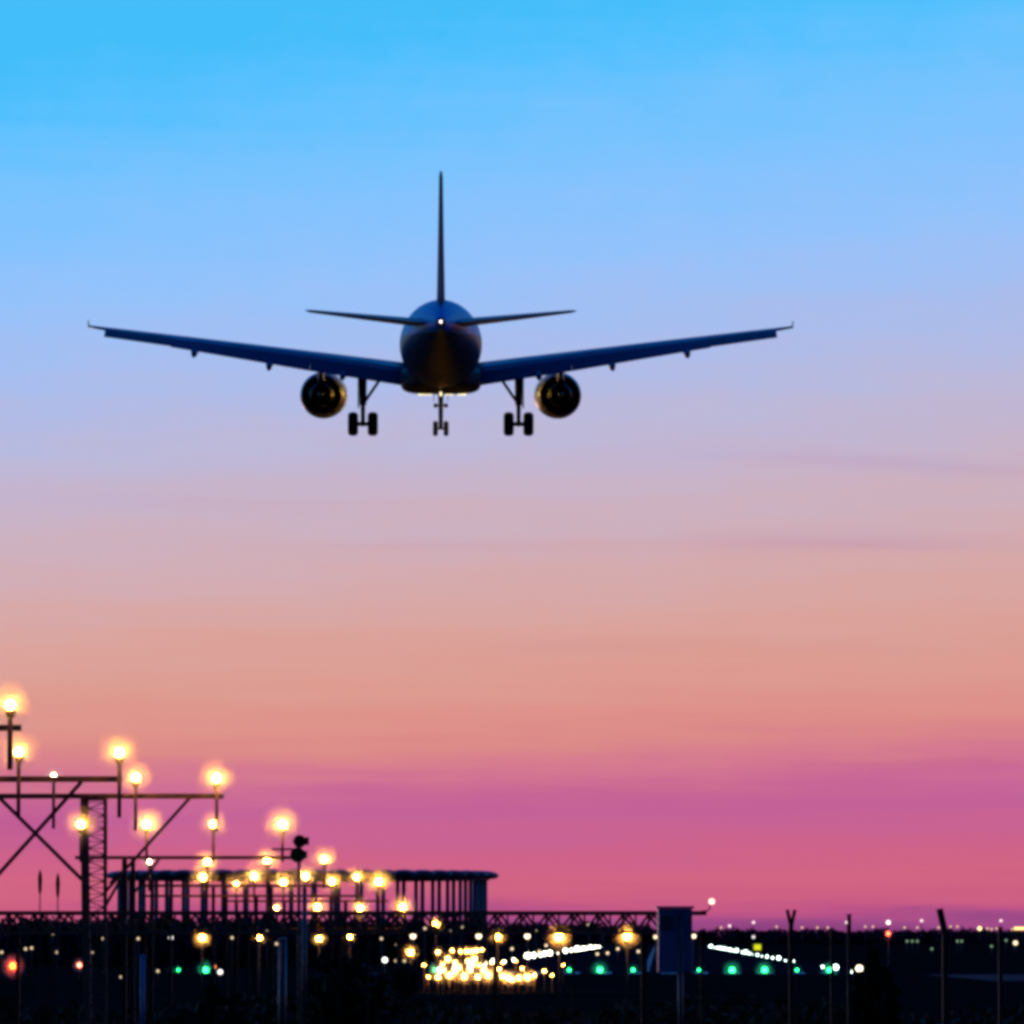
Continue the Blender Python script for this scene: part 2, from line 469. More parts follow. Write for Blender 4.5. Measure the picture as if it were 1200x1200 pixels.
def superell(cx, y, cz, rx, rz, n=40, e=1.0):
    out = []
    for i in range(n):
        a = 2 * math.pi * i / n
        c, s = math.cos(a), math.sin(a)
        out.append((cx + rx * math.copysign(abs(c) ** e, c), y, cz + rz * math.copysign(abs(s) ** e, s)))
    return out
fus = [(17.7, 3.62, .05, .05), (17.4, 3.66, .45, .42), (16.6, 3.78, .98, .98), (15.4, 3.98, 1.45, 1.5), (13.9, 4.18, 1.8, 1.84),
       (12, 4.31, 1.95, 2.03), (9, 4.34, 1.975, 2.07), (4, 4.34, 1.975, 2.07), (-2, 4.34, 1.975, 2.07), (-6, 4.36, 1.97, 2.05), (-8, 4.46, 1.92, 1.95),
       (-10, 4.64, 1.78, 1.77), (-12, 4.84, 1.54, 1.54), (-14, 5.0, 1.24, 1.30), (-16, 5.12, .90, 1.0), (-17.6, 5.17, .62, .72), (-18.8, 5.17, .40, .47), (-19.6, 5.15, .26, .30), (-19.86, 5.15, .2, .22)]
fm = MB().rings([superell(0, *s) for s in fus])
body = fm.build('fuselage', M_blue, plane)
MB().lathe([(-19.87, .01), (-19.87, .17), (-19.7, .17)], (0, 0, 5.15), 'y', 20).build('exhaust_outlet', M_black, plane)
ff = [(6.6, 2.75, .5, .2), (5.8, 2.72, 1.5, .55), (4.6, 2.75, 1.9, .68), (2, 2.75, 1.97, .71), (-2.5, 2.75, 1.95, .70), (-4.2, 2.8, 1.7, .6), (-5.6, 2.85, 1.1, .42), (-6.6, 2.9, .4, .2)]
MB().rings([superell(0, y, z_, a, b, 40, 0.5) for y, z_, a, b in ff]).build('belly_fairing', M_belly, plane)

def foil(n=14):
    up, lo = [], []
    for i in range(n + 1):
        t = i / n; x = 0.5 - 0.5 * math.cos(math.pi * t)
        th = 5 * (0.2969 * math.sqrt(x) - 0.126 * x - 0.3516 * x * x + 0.2843 * x ** 3 - 0.1036 * x ** 4)
        up.append((x, th)); lo.append((x, -th * .8))
    return up + lo[-2:0:-1]
FO = foil()
def wing_section(x, le, te, z0, t, droop=0.0):
    return [(x, le + (te - le) * c, z0 + h * t - droop * c * c) for c, h in FO]
def top_z(x): return 3.66 + (x - 2.0) * 0.118 - 0.0004 * (x - 2) ** 2
WS = [(1.2, 6.4, -1.3, .78), (2.0, 5.9, -1.3, .74), (4.2, 4.75, -1.3, .62), (6.4, 3.6, -1.3, .50), (9.0, 2.25, -1.75, .40), (12.0, .7, -2.3, .31), (15.0, -.85, -2.85, .23), (16.3, -1.5, -3.1, .19), (16.95, -2.0, -3.3, .13)]
def lerp_ws(x):
    for a, b in zip(WS, WS[1:]):
        if a[0] <= x <= b[0]:
            f = (x - a[0]) / (b[0] - a[0]); return [a[k] + f * (b[k] - a[k]) for k in range(4)]
for sgn in (-1, 1):
    w = MB().rings([wing_section(sgn * x, le, te + (0.9 if x < 16.4 else 0), top_z(x) - t * .5, t) for x, le, te, t in WS]).build('wing', M_wing, plane)
    def flap(name, x0, x1, drop0, drop1, mat):
        mb = MB(); rr = []
        for k in range(7):
            f = k / 6; x = x0 + (x1 - x0) * f
            _, le, te, t_ = lerp_ws(x)
            zt = top_z(x); d = drop0 + (drop1 - drop0) * f
            ya, yb = te + 1.2, te - 0.35
            za, zb = zt - t_ * .42, zt - d
            rr.append([(sgn * x, ya, za + .03), (sgn * x, ya + (yb - ya) * .4, za + (zb - za) * .32 + .10), (sgn * x, yb, zb + .03),
                       (sgn * x, yb, zb), (sgn * x, ya + (yb - ya) * .4, za + (zb - za) * .42 - .10), (sgn * x, ya, za - .16)])
        mb.rings(rr, False)
        return mb.build(name, mat, w)
    flap('flap', 1.9, 6.345, 1.20, 1.02, M_wing)
    flap('flap', 6.355, 13.02, 1.02, .64, M_wing)
    flap('aileron', 13.03, 16.2, .60, .50, M_stab)
    for x in (4.75, 8.3, 11.9):
        _, le, te, t_ = lerp_ws(x)
        zt = top_z(x)
        bot = zt - {4.75: 1.36, 8.3: 1.32, 11.9: 1.10}[x]
        mb = MB()
        mb.rings([superell(sgn * x, te + 2.6 - 3.6 * f, (zt - t_ - .05) * (1 - f) + (bot + .16) * f + .02, .02 + .17 * math.sin(math.pi * (.08 + .84 * f)) ** .6, .03 + .2 * math.sin(math.pi * (.08 + .84 * f)) ** .6, 14) for f in [k / 9 for k in range(10)]])
        mb.build('flap_track_fairing', M_wing, w)
    fe = MB(); x = sgn * 16.97; zc = top_z(16.95)
    fe.rings([[(x - .012, -2.1, zc - .06), (x + .012, -2.1, zc - .06), (x + .012, -3.2, zc - .06), (x - .012, -3.2, zc - .06)],
              [(x - .015, -3.0, zc + .22), (x + .015, -3.0, zc + .22), (x + .015, -3.45, zc + .22), (x - .015, -3.45, zc + .22)]], False)
    fe.rings([[(x - .012, -2.2, zc - .07), (x + .012, -2.2, zc - .07), (x + .012, -3.2, zc - .07), (x - .012, -3.2, zc - .07)],
              [(x - .015, -3.0, zc - .13), (x + .015, -3.0, zc - .13), (x + .015, -3.4, zc - .13), (x - .015, -3.4, zc - .13)]], False)
    fe.build('wingtip_fence', M_wing, w)
    # tailplane
    st = MB().rings([wing_section(sgn * xx, le, te, zz, t_) for xx, le, te, zz, t_ in
                     [(.3, -13.0, -17.2, 5.14, .48), (.9, -13.45, -17.3, 5.22, .45), (3.5, -15.0, -18.0, 5.47, .31), (6.0, -16.4, -18.7, 5.72, .15), (6.2, -16.8, -18.75, 5.74, .05)]])
    so = st.build('tailplane', M_stab, plane)
    ev = MB().rings([[(sgn * a, y0, z0 + .05), (sgn * a, y0 - .7, z0 + .015), (sgn * a, y0 - .7, z0 - .015), (sgn * a, y0, z0 - .06)] for a, y0, z0 in [(1.0, -17.32, 5.2), (5.9, -18.69, 5.70)]], False)
    ev.build('elevator', M_stab, so)
    # engine
    ec = (sgn * 5.88, 0, 2.02)
    en = MB()
    en.lathe([(7.25, .86), (7.38, .93), (7.4, .99), (7.25, 1.05), (6.6, 1.14), (5.6, 1.16), (4.6, 1.10), (3.7, .97), (3.68, .93), (4.4, .95), (5.4, .93), (7.25, .86)], ec, 'y', 48)
    toe = lambda mb: [mb.v.__setitem__(i_, (v_[0] - sgn * .035 * (v_[1] - 3.7), v_[1], v_[2])) for i_, v_ in enumerate(mb.v)]
    toe(en); eo = en.build('engine', M_nac, plane)
    ex = MB().lathe([(5.0, .70), (4.2, .72), (3.4, .62), (2.75, .47), (2.74, .43), (3.3, .42)], ec, 'y', 36); ex.build('exhaust_nozzle', M_hot, eo)
    MB().lathe([(3.4, .26), (2.8, .25), (2.2, .10), (2.02, .02)], ec, 'y', 24).build('exhaust_plug', M_hot, eo)
    MB().lathe([(4.96, .02), (4.96, .93), (5.0, .93), (5.0, .02)], ec, 'y', 36).build('fan_duct', M_black, eo)
    py = MB().rings([[(ec[0] - .16, 6.0, 3.0), (ec[0] + .16, 6.0, 3.0), (ec[0] + .18, 3.0, 3.55), (ec[0] + .12, .9, 3.6), (ec[0] - .12, .9, 3.6), (ec[0] - .18, 3.0, 3.55)],
                     [(ec[0] - .2, 6.2, 2.6), (ec[0] + .2, 6.2, 2.6), (ec[0] + .2, 3.2, 2.5), (ec[0] + .08, 1.4, 3.0), (ec[0] - .08, 1.4, 3.0), (ec[0] - .2, 3.2, 2.5)]], False)
    py.build('pylon', M_wing, plane)
    # main gear
    gx = sgn * 3.79
    gr = MB().tube((gx, 0, 1.5), (gx, .15, 3.35), .17, .21, 14).tube((gx, 0, .5), (gx, 0, 1.55), .105, .115, 14).tube((gx - .62, 0, .585), (gx + .62, 0, .585), .11, n=12)
    gr.tube((gx, -.1, 1.55), (gx, -.45, 1.1), .05).tube((gx, -.45, 1.1), (gx, -.08, .68), .05).ball((gx, 0, .6), .15)
    gear = gr.build('main_gear', M_strut, plane)
    MB().tube((gx - sgn * .06, 0, 1.62), (gx - sgn * .98, .1, 2.98), .075, n=10).build('side_brace', M_strut, gear)
    dr = MB(); dr.box((gx + sgn * .22 - .03, -.45, 1.35), (gx + sgn * .22 + .03, .75, 2.95)); dr.build('gear_door', M_nac, gear)
    def wheel(cx, cz, r_, hw, par):
        wl = MB().lathe([(-hw * .8, r_ * .45), (-hw, r_ * .58), (-hw, r_ * .74), (-hw * .86, r_ * .88), (-hw * .55, r_ * .965), (0, r_), (hw * .55, r_ * .965), (hw * .86, r_ * .88), (hw, r_ * .74), (hw, r_ * .58), (hw * .8, r_ * .45)], (cx, par[1], cz), 'x', 32)
        o = wl.build('wheel', M_tyre, par[0])
    for dx in (-.48, .48):
        wheel(gx + dx, .585, .59, .25, (gear, 0))
# nose gear
ng = MB().tube((0, 12.64, .38), (0, 12.9, 2.6), .11, .15, 12).tube((-.3, 12.64, .375), (.3, 12.64, .375), .055, n=10).tube((0, 12.6, 1.3), (0, 13.6, 2.5), .05)
ng.tube((0, 12.5, 1.3), (0, 12.3, .95), .04).tube((0, 12.3, .95), (0, 12.6, .5), .04)
ngear = ng.build('nose_gear', M_strut, plane)
for s in (-1, 1):
    MB().lathe([(12.68, .02), (12.68, .11), (12.9, .12), (12.94, .05)], (s * .26, 0, 1.55), 'y', 14).tube((0, 12.75, 1.55), (s * .26, 12.8, 1.55), .03).build('taxi_lamp', M_strut, ngear)
    MB().box((s * .36 - .015, 11.8, 1.75), (s * .36 + .015, 13.6, 2.5)).build('gear_door', M_stab, ngear)
    wl = MB().lathe([(-.11, .18), (-.13, .22), (-.13, .29), (-.11, .34), (-.07, .375), (0, .388), (.07, .375), (.11, .34), (.13, .29), (.13, .22), (.11, .18)], (s * .27, 12.64, .382), 'x', 28)
    wl.build('wheel', M_tyre, ngear)
# fin and rudder
def fin_section(z_, le, te, t_): return [((h * t_), le + (te - le) * c, z_) for c, h in [(c, (h if h >= 0 else h / .8)) for c, h in FO]]
fo = MB().rings([fin_section(5.6, -9.6, -17.3, .46), fin_section(6.5, -11.3, -17.4, .38), fin_section(9.2, -13.9, -18.2, .27), fin_section(11.9, -16.3, -18.95, .18), fin_section(12.1, -16.8, -19.0, .11)]).build('fin', M_fin, plane)
MB().rings([[(-.05, a, z_), (.05, a, z_), (.012, a - .9, z_), (-.012, a - .9, z_)] for z_, a in ((6.6, -17.42), (11.75, -18.94))], False).build('rudder', M_fin, fo)
# lit lamps of the airliner, and glints drawn along its belly
M_tail = glow('tail lamp', (1.0, 0.80, 0.74), 4)
M_glint = glow('belly glint', (1.0, 0.84, 0.36), 2.2)
M_root = glow('wing root lamp', (1.0, 0.62, 0.08), 750)
for s in (-1, 1):
    MB().ball((s * 1.78, 6.15, 2.45), .10, 12, 8).build('landing_light', M_root, plane)
MB().ball((0, -19.93, 5.2), .06, 12, 8).build('tail_light', M_tail, plane)
for x0, x1 in ((-1.12, -.42), (.22, .62), (.82, 1.25)):
    MB().tube((x0, 4.3, 2.06), (x1, 4.3, 2.06), .035, n=8).build('belly_glint', M_glint, plane)  # glowing strips stand in for light glinting along the belly
MB().tube((0, -3.2, 2.0), (0, -3.2, 2.2), .05, n=10).ball((0, -3.2, 1.98), .055).build('beacon', glow('beacon lamp', (1.0, .82, .42), 2), plane)

# ------------------------------------------------------------------ approach lamps
def lamp_proto(halo_r, bulb_r, mast_len, mast_r, bulb_mat):
    o = bpy.data.objects.new('approach_light', None); COL.objects.link(o)
    MB().tube((0, 0, -mast_len), (0, 0, -bulb_r * 1.7), mast_r, n=10).tube((0, 0.02, -bulb_r * 2.6), (0, 0.02, -bulb_r * 1.0), mast_r * 1.5, mast_r * 2.4, 12).build('mast', M_steel, o)
    MB().lathe([(.015, .01), (.02, bulb_r * 1.05), (bulb_r * .8, bulb_r * .95), (bulb_r * 1.3, bulb_r * .35)], (0, bulb_r * .35, 0), 'y', 18).build('lamp_housing', M_steel, o)
    MB().ball((0, -bulb_r * .1, 0), bulb_r, 12, 8).build('bulb', bulb_mat, o)
    MB().ball((0, -bulb_r * .4, 0), halo_r, 24, 14).build('halo_ball', M_halo, o)  # added ball that makes the halo, not part of the lamp
    return o
protos = {}
used = set()
def approach(px, py, d, label, group, size=1.0, mast_px=45, dim=1):
    key = (round(size, 2), mast_px, d, dim)
    if key not in protos:
        mat = M_lens if dim == 1 else glow('dim approach lamp bulb', (1.0, 0.72, 0.4), 40)
        protos[key] = lamp_proto(0.60 * size, 0.088 * size, M(mast_px, d), 0.04 if d < 200 else .045, mat)
        o = protos[key]
    else:
        o = copy_tree(protos[key])
    o.location = P(px, py, d)
    return tag(o, label, 'approach lamp', group)

ROWS = [  # distance, mast length in px, description of the row, [(px, py, size, dim)], group
    (90, 76, 'on the short cross bar at the left edge', [(12, 826, .78, 1)], 'approach lamps of the nearest bar'),
    (120, 76, 'on the upper long beam', [(22, 881, .9, 1), (140, 882, .95, 1)], 'approach lamps of the upper beam'),
    (150, 62, 'on the long beam with the lattice tower', [(63, 909, .62, 0), (159, 911, 1.0, 1), (254, 912, 1.1, 1)], 'approach lamps of the lattice tower beam'),
    (180, 44, 'in the row below the lattice tower beam', [(95, 966, 1.12, 1, 146), (172, 966, 1.18, 1), (250, 966, .95, 1), (331, 966, 1.25, 1)], 'approach lamps of the third beam'),
    (210, 34, 'level with the top of the column ring', [(175, 1010, .75, 0), (243, 1010, 1.05, 1), (313, 1008, 1.1, 1), (380, 1007, 1.1, 1)], 'approach lamps of the fourth beam'),
    (240, 26, 'in the upper row crossing the column ring', [(238, 1028, 1.2, 1), (298, 1027, 1.2, 1), (358, 1027, 1.2, 1), (418, 1028, 1.05, 1)], 'approach lamps of the fifth beam'),
    (270, 24, 'in the lower row crossing the column ring', [(277, 1037, 1.1, 1), (332, 1034, 1.3, 1), (389, 1033, 1.25, 1), (444, 1033, 1.45, 1)], 'approach lamps of the sixth beam'),
    (300, 30, 'in the row just above the truss walkway', [(324, 1064, .85, 1), (372, 1063, 1.35, 1), (422, 1064, 1.3, 1), (472, 1063, 1.4, 1)], 'approach lamps of the seventh beam'),
]
for d, ml, where, lst, grp in ROWS:
    n = len(lst)
    for k, (px, py, sz, dim, *dd) in enumerate(lst):
        who = 'lit warm lamp' if dim else 'small pale lamp'
        if n == 1: lab = f'{who} {where}'
        else: lab = f'{who} {where}, {ORD[k]} from the left'
        d_ = dd[0] if dd else d
        approach(px, py, d_, lab, grp, sz * d_ / d, ml, dim)

# the wide low bar: single lamps on posts behind the truss
LOW = [(237, 1099, 1.15), (304, 1099, .85), (374, 1100, .95), (410, 1098, .8), (481, 1116, 1.0), (511, 1083, 1.0), (583, 1098, 1.05), (655, 1098, 1.5), (735, 1097, 1.45)]
def post_lamp_proto(d, py, halo_r, bulb_r):
    o = bpy.data.objects.new('post_light', None); COL.objects.link(o)
    h = P(600, py, d).z - bank(d)
    MB().tube((0, 0, -h), (0, 0, -bulb_r * 1.5), .045, n=8).tube((0, 0, -bulb_r * 2.2), (0, 0, -bulb_r), .06, .1, 10).build('post', M_darkpost, o)
    MB().ball((0, -bulb_r * .1, 0), bulb_r, 12, 8).build('bulb', M_lens_far, o)
    MB().ball((0, -bulb_r * .3, 0), halo_r, 22, 12).build('halo_ball', M_halo, o)
    return o
for k, (px, py, sz) in enumerate(sorted(LOW)):
    o = post_lamp_proto(340, py, .62 * sz, .13 * sz)
    o.location = P(px, py, 340)
    where = 'under the truss walkway'
    tag(o, f'amber lamp on a post in the dark {where}, {ORD[k]} from the left', 'post lamp', 'amber lamps on posts behind the truss walkway')

# ------------------------------------------------------------------ gantries
def gantry(d, by, x0, x1, legs, braces, label, beam=.14, lattice=None, leg_w=.12):
    base = P((x0 + x1) / 2, 1300, d); zb = bank(d)
    o = empty('light_gantry', (P(x0, by, d).x, d + .12, zb), label, 'gantry', 'steel gantries carrying the approach lamps')
    org = o.location
    q = lambda px, py: P(px, py, d + .12) - org
    MB().bar(q(x0, by), q(x1, by), beam).build('beam', M_steel, o)
    for lx0, lx1, wpx in legs:
        a = q(lx0, by); a.z -= beam / 2 + .004; b = q(lx1, by); b.z = 0
        MB().bar(a, b, M(wpx, d), M(wpx, d)).build('leg', M_steel if d < 170 else M_darkpost, o)
    for p0, p1, wpx in braces:
        a = q(*p0); b = q(*p1); a.y += .12; b.y += .12
        MB().bar(a, b, M(wpx, d)).build('brace', M_steel, o)
    if lattice:
        la, lb, n, wpx = lattice
        lt = MB()
        ztop = q(0, by).z - .15
        for k in range(n):
            za, zb_ = ztop * k / n, ztop * (k + 1) / n
            xa, xb = q(la, by).x, q(lb, by).x
            for yy in (-.06, ):
                p, r_ = (xa, xb) if k % 2 else (xb, xa)
                lt.bar((p, yy, za), (r_, yy, zb_), M(wpx, d)); lt.bar((xa, yy + .03, zb_), (xb, yy + .03, zb_), M(wpx * .8, d))
        lt.build('lattice', M_steel, o)
    return o
gantry(90, 853, -260, 25, [(-200, -200, 9)], [], 'short dark cross bar at the left edge, highest of the lamp bars', .09)
gantry(120, 913, -240, 143, [(-62, -62, 9), (-40, -40, 6)], [((95, 916), (-45, 1072), 4.5), ((-190, 916), (-60, 1065), 4.5)], 'long dark beam at left carrying two big lamps, upper of the two beams', .115)
gantry(150, 933, -160, 262, [(99, 105, 9.5), (123.5, 124.5, 4.5)], [((222, 935), (124, 1044), 3.6), ((-8, 928), (98, 1033), 4.5), ((110, 938), (110, 934), 26)],
       'steel gantry with a narrow lattice tower under its long beam', .125, (103, 124, 46, 1.3))
gantry(180, 1005, 88, 346, [(146, 146, 6), (156, 156, 5)], [((128, 1035), (158, 1007), 3), ((121, 1066), (140, 1032), 3.5), ((186, 1007), (158, 1045), 3)], 'thin steel gantry whose beam runs just above the left of the column ring', .10)
gantry(210, 1038, 165, 395, [(178, 178, 4), (250, 250, 4), (318, 318, 4)], [], 'thin beam crossing the upper part of the column ring', .09)
gantry(240, 1050, 165, 425, [(200, 200, 4), (265, 265, 4), (300, 300, 5), (388, 388, 4)], [], 'thin beam crossing the middle of the column ring', .09)
gantry(270, 1056, 262, 455, [(277, 277, 4), (333, 333, 4), (405, 405, 4)], [], 'thin beam crossing the lower part of the column ring', .09)
gantry(300, 1088, 315, 480, [(330, 330, 4), (400, 400, 4), (466, 466, 4)], [], 'low beam behind the truss walkway under four lamps', .1)

# pair of round heads beside the lamp
sg_o = P(350, 1003, 178)
sgm = empty('signal_mast', (sg_o.x, sg_o.y, 0), 'two dark round heads stacked on a short arm beside the big lamp', 'signal mast')
zt = sg_o.z
MB().tube((0, .25, 0), (0, .25, P(350, 985, 178).z), .05, n=10).build('post', M_steel, sgm)
MB().bar((M(-32, 178), .3, P(350, 995, 178).z), (-.02, .3, P(350, 995, 178).z), .06).build('arm', M_steel, sgm)
M_head1 = principled('glare brown signal head', (0.25, 0.06, 0.03), .5, var=.3); M_head2 = principled('glare olive signal head', (0.32, 0.26, 0.06), .5, var=.3)  # lamp glare on the heads is put into these colours
for py, m, ox, sc_ in ((986, M_head1, .03, .9), (1002, M_head2, -.02, 1.08)):
    zc = P(350, py, 178).z
    MB().lathe([(-.10 * sc_, .02), (-.10 * sc_, .155 * sc_), (-.24 * sc_, .19 * sc_), (-.24 * sc_, .205 * sc_), (.05, .20 * sc_), (.16, .12), (.2, .03)], (ox, 0, zc), 'y', 24).box((ox + .15, .0, zc - .1), (ox + .26, .22, zc + .12)).build('signal_head', m, sgm)

# ------------------------------------------------------------------ ring of columns
RD = 1000.0; SC = RD / 350.0
cx, cd, RR = M(355 - 600, RD), RD, M(214, RD)
ring = empty('column_ring', (cx, cd, 0), 'ring of slim columns under a scalloped canopy behind the approach lamps', 'antenna ring')
HT = P(355, 1027, RD).z
NC = 50
c0 = MB().tube((0, 0, 0), (0, 0, HT), .125 * SC, .115 * SC, 8).build('column', M_array, ring)
cap0 = MB().lathe([(h * SC, r_ * SC) for h, r_ in [(-.16, .30), (-.12, .60), (.0, .76), (.12, .74), (.22, .58), (.28, .3), (.30, .02)]], (0, 0, HT), 'z', 18).build('cap', M_array, c0)
for k in range(NC):
    a = 2 * math.pi * (k + .3) / NC
    if k == 0: cc, cp = c0, cap0
    else:
        cc = c0.copy(); cc.parent = ring; COL.objects.link(cc)
        cp = cap0.copy(); cp.parent = cc; COL.objects.link(cp)
    cc.location = (RR * math.cos(a), RR * math.sin(a), 0)
rb = MB()
for r0, r1, z0, z1 in ((RR - .25 * SC, RR + .25 * SC, HT - .22 * SC, HT + .12 * SC),):
    rr = []
    for k in range(97):
        a = 2 * math.pi * k / 96
        rr.append([((r0) * math.cos(a), r0 * math.sin(a), z0), (r1 * math.cos(a), r1 * math.sin(a), z0), (r1 * math.cos(a), r1 * math.sin(a), z1), (r0 * math.cos(a), r0 * math.sin(a), z1)])
    rb.rings(rr, False, False)
rb.build('ring_beam', M_array, ring)

# ------------------------------------------------------------------ truss walkway
TD = 165.0
tr = empty('truss_walkway', (P(-60, 1070, TD).x, TD, 0), 'long dark truss walkway spanning the picture below the column ring', 'truss walkway')
to = tr.location
q = lambda px, py, dy=0: P(px, py, TD) - to + Vector((0, dy, 0))
for dy, nm in ((0, 'top_chord'), (.9, 'top_chord')):
    MB().bar(q(-60, 1070, dy), q(828, 1070, dy), M(5, TD), M(5, TD)).build(nm, M_steel, tr)
for dy in (.002, .9): MB().bar(q(-60, 1093, dy), q(815, 1093, dy), M(4, TD)).build('bottom_chord', M_steel, tr)
dgm = MB(); dgb = MB(); px = -50; k = 0
while px < 800:
    a, b = (1072, 1092) if k % 2 == 0 else (1092, 1072)
    dgm.bar(q(px, a, .02), q(px + 15, b, .02), M(2.8, TD)); dgb.bar(q(px + 7, a, .88), q(px + 22, b, .88), M(2.8, TD)); dgm.bar(q(px, 1072, .05), q(px, 1092, .05), M(2.2, TD)); px += 15; k += 1
dgm.build('web', M_steel, tr); dgb.build('web', M_steel, tr)
MB().box(tuple(q(-60, 1070.8, .08) ), tuple(q(820, 1069.4, .84))).build('deck', M_darkpost, tr)
for px, wpx in ((20, 5), (168, 5), (290, 4), (430, 4), (580, 4), (672, 3), (755, 7), (822, 3)):
    a = q(px, 1094.6, .3); b = q(px, 1094.6, .3); b.z = bank(TD)
    MB().bar(a, b, M(wpx, TD)).build('leg', M_darkpost, tr)
# lamp on the bent rod at the walkway's end
so = P(822, 1068, TD)
bl = empty('rod_lamp', (so.x, so.y - .05, so.z), 'small orange lamp on a bent rod at the right end of the truss walkway', 'rod lamp')
MB().tube((0, 0, 0), (M(8, TD), 0, M(1, TD)), .02).tube((M(8, TD), 0, M(1, TD)), (M(12, TD), 0, M(9, TD)), .018).build('rod', M_steel, bl)
MB().ball((M(12, TD), 0, M(11.5, TD)), .075, 12, 8).build('bulb', glow('orange rod lamp', (1.0, .50, .35), 4, False), bl)

# ------------------------------------------------------------------ cabinet, posts and poles in the foreground
CD = 75.0
zt_, zb_ = P(791, 1062, CD).z, P(791, 1140, CD).z
cab = empty('cabinet', (P(791, 1100, CD).x, CD, bank(CD)), 'tall dark blue cabinet on a slim post right of the truss walkway', 'cabinet')
h0 = bank(CD)
cb = MB(); cb.box((-M(20, CD), -.12, zb_ - h0), (M(20, CD), .16, zt_ - h0 - .03)); cbo = cb.build('box', M_cabinet, cab)
bv = cbo.modifiers.new('bevel', 'BEVEL'); bv.width = .012; bv.segments = 2
MB().box((-M(22, CD), -.15, zt_ - h0 - .028), (M(22, CD), .19, zt_ - h0)).build('lid', M_cabinet, cab)
MB().box((M(2, CD), -.135, zb_ - h0 + .03), (M(17, CD), -.122, zt_ - h0 - .07)).build('door', M_cabinet, cab)
MB().tube((M(3.6, CD), -.136, zt_ - h0 - .5), (M(3.6, CD), -.136, zt_ - h0 - .38), .008, n=8).build('handle', M_galv, cab)
for zz in (.14, .66):
    MB().tube((M(17.4, CD), -.128, zt_ - h0 - zz - .06), (M(17.4, CD), -.128, zt_ - h0 - zz), .008, n=8).build('hinge', M_galv, cab)
for k in range(5):
    MB().box((-M(16, CD), -.13, zt_ - h0 - .14 - k * .035), (-M(3, CD), -.1215, zt_ - h0 - .122 - k * .035)).build('vent_slat', M_darkpost, cab)
MB().tube((M(6, CD), -.155, 0), (M(6, CD), -.155, zt_ - h0 - .04), M(3.2, CD), n=14).build('post', M_galv, cab)

def fence_post(px, top, d, wpx, label, style):
    o = empty('fence_post', (P(px, top, d).x, d, bank(d)), label, 'fence post', 'fence posts on the right')
    H = P(px, top, d).z - bank(d); w = M(wpx, d)
    if style == 'fork':
        k = M(15, d)
        MB().bar((0, 0, 0), (0, 0, H - k), w).build('post', M_darkpost, o)
        for s in (-1, 1):
            MB().bar((s * w * .2, 0, H - k - .01), (s * M(4.5, d), 0, H), w * .75).build('arm', M_darkpost, o)
    elif style == 'bent':
        k = M(26, d)
        MB().bar((0, 0, 0), (0, 0, H - k), w).build('post', M_darkpost, o)
        MB().bar((0, 0, H - k - .02), (-M(6, d), 0, H), w * 1.25).build('arm', M_darkpost, o)
    else:
        MB().bar((0, 0, 0), (0, 0, H), w).build('post', M_darkpost, o)
        MB().box((-w * .7, -w * .7, H + .002), (w * .7, w * .7, H + w * .4)).build('post_cap', M_darkpost, o)
fence_post(927, 1066, 95, 5.5, 'dark fence post forked into two short arms at its top', 'fork')
fence_post(1107, 1065, 95, 6, 'dark fence post with its top bent to the left', 'bent')
fence_post(995, 1073, 120, 4.5, 'thin dark fence post between the forked post and the red light', 'plain')
fence_post(1172, 1088, 120, 4.5, 'low dark fence post near the right edge', 'plain')
fence_post(975, 1089, 140, 4, 'short faint fence post right of the forked post', 'plain')

def pole(px, top, d, wpx, label, mat):
    o = empty('steel_pole', (P(px, top, d).x, d, bank(d)), label, 'pole', 'bare steel poles in the left foreground')
    H = P(px, top, d).z - bank(d)
    MB().tube((0, 0, 0), (0, 0, H), M(wpx / 2, d), n=14).build('shaft', mat, o)
    MB().lathe([(H + .001, M(wpx * .6, d)), (H + .03, M(wpx * .55, d)), (H + .05, .01)], (0, 0, 0), 'z', 14).build('pole_cap', mat, o)
    MB().lathe([(0.002, M(wpx * 1.5, d)), (.03, M(wpx * 1.5, d)), (.031, M(wpx * .52, d))], (0, 0, 0), 'z', 14).build('base_plate', mat, o)
pole(357, 1043, 105, 5.2, 'thin bluish grey pole below the ring of lamps, tallest of the poles', M_galv)
pole(331, 1102, 120, 9.5, 'stout pale pole just left of the thin grey pole', M_galv)
pole(167, 1122, 110, 5, 'faint thin pole below the lattice tower', M_cabinet)

# reeds
def cattail(px, top, bot, d, lean, label):
    o = empty('cattail', (P(px, top, d).x, d, bank(d)), label, 'cattail', 'cattails at the left')
    H = P(px, top, d).z - bank(d); hb = P(px, bot, d).z - bank(d)
    w = M(2.6, d)
    MB().tube((-lean, 0, 0), (-lean * .1, 0, hb), w * .35, w * .28, 7).build('stem', M_reed, o)
    MB().lathe([(hb - .002, w * .3), (hb + (H - hb) * .15, w * .75), (hb + (H - hb) * .6, w), (H - (H - hb) * .2, w * .8), (H, w * .15)], (-lean * .1, 0, 0), 'z', 12).build('seed_head', M_reed, o)
cattail(47, 1019, 1048, 42, .0, 'brown cattail left of the lattice tower, left of the two')
cattail(67.5, 1023, 1052, 42, -.02, 'brown cattail left of the lattice tower, right of the two')

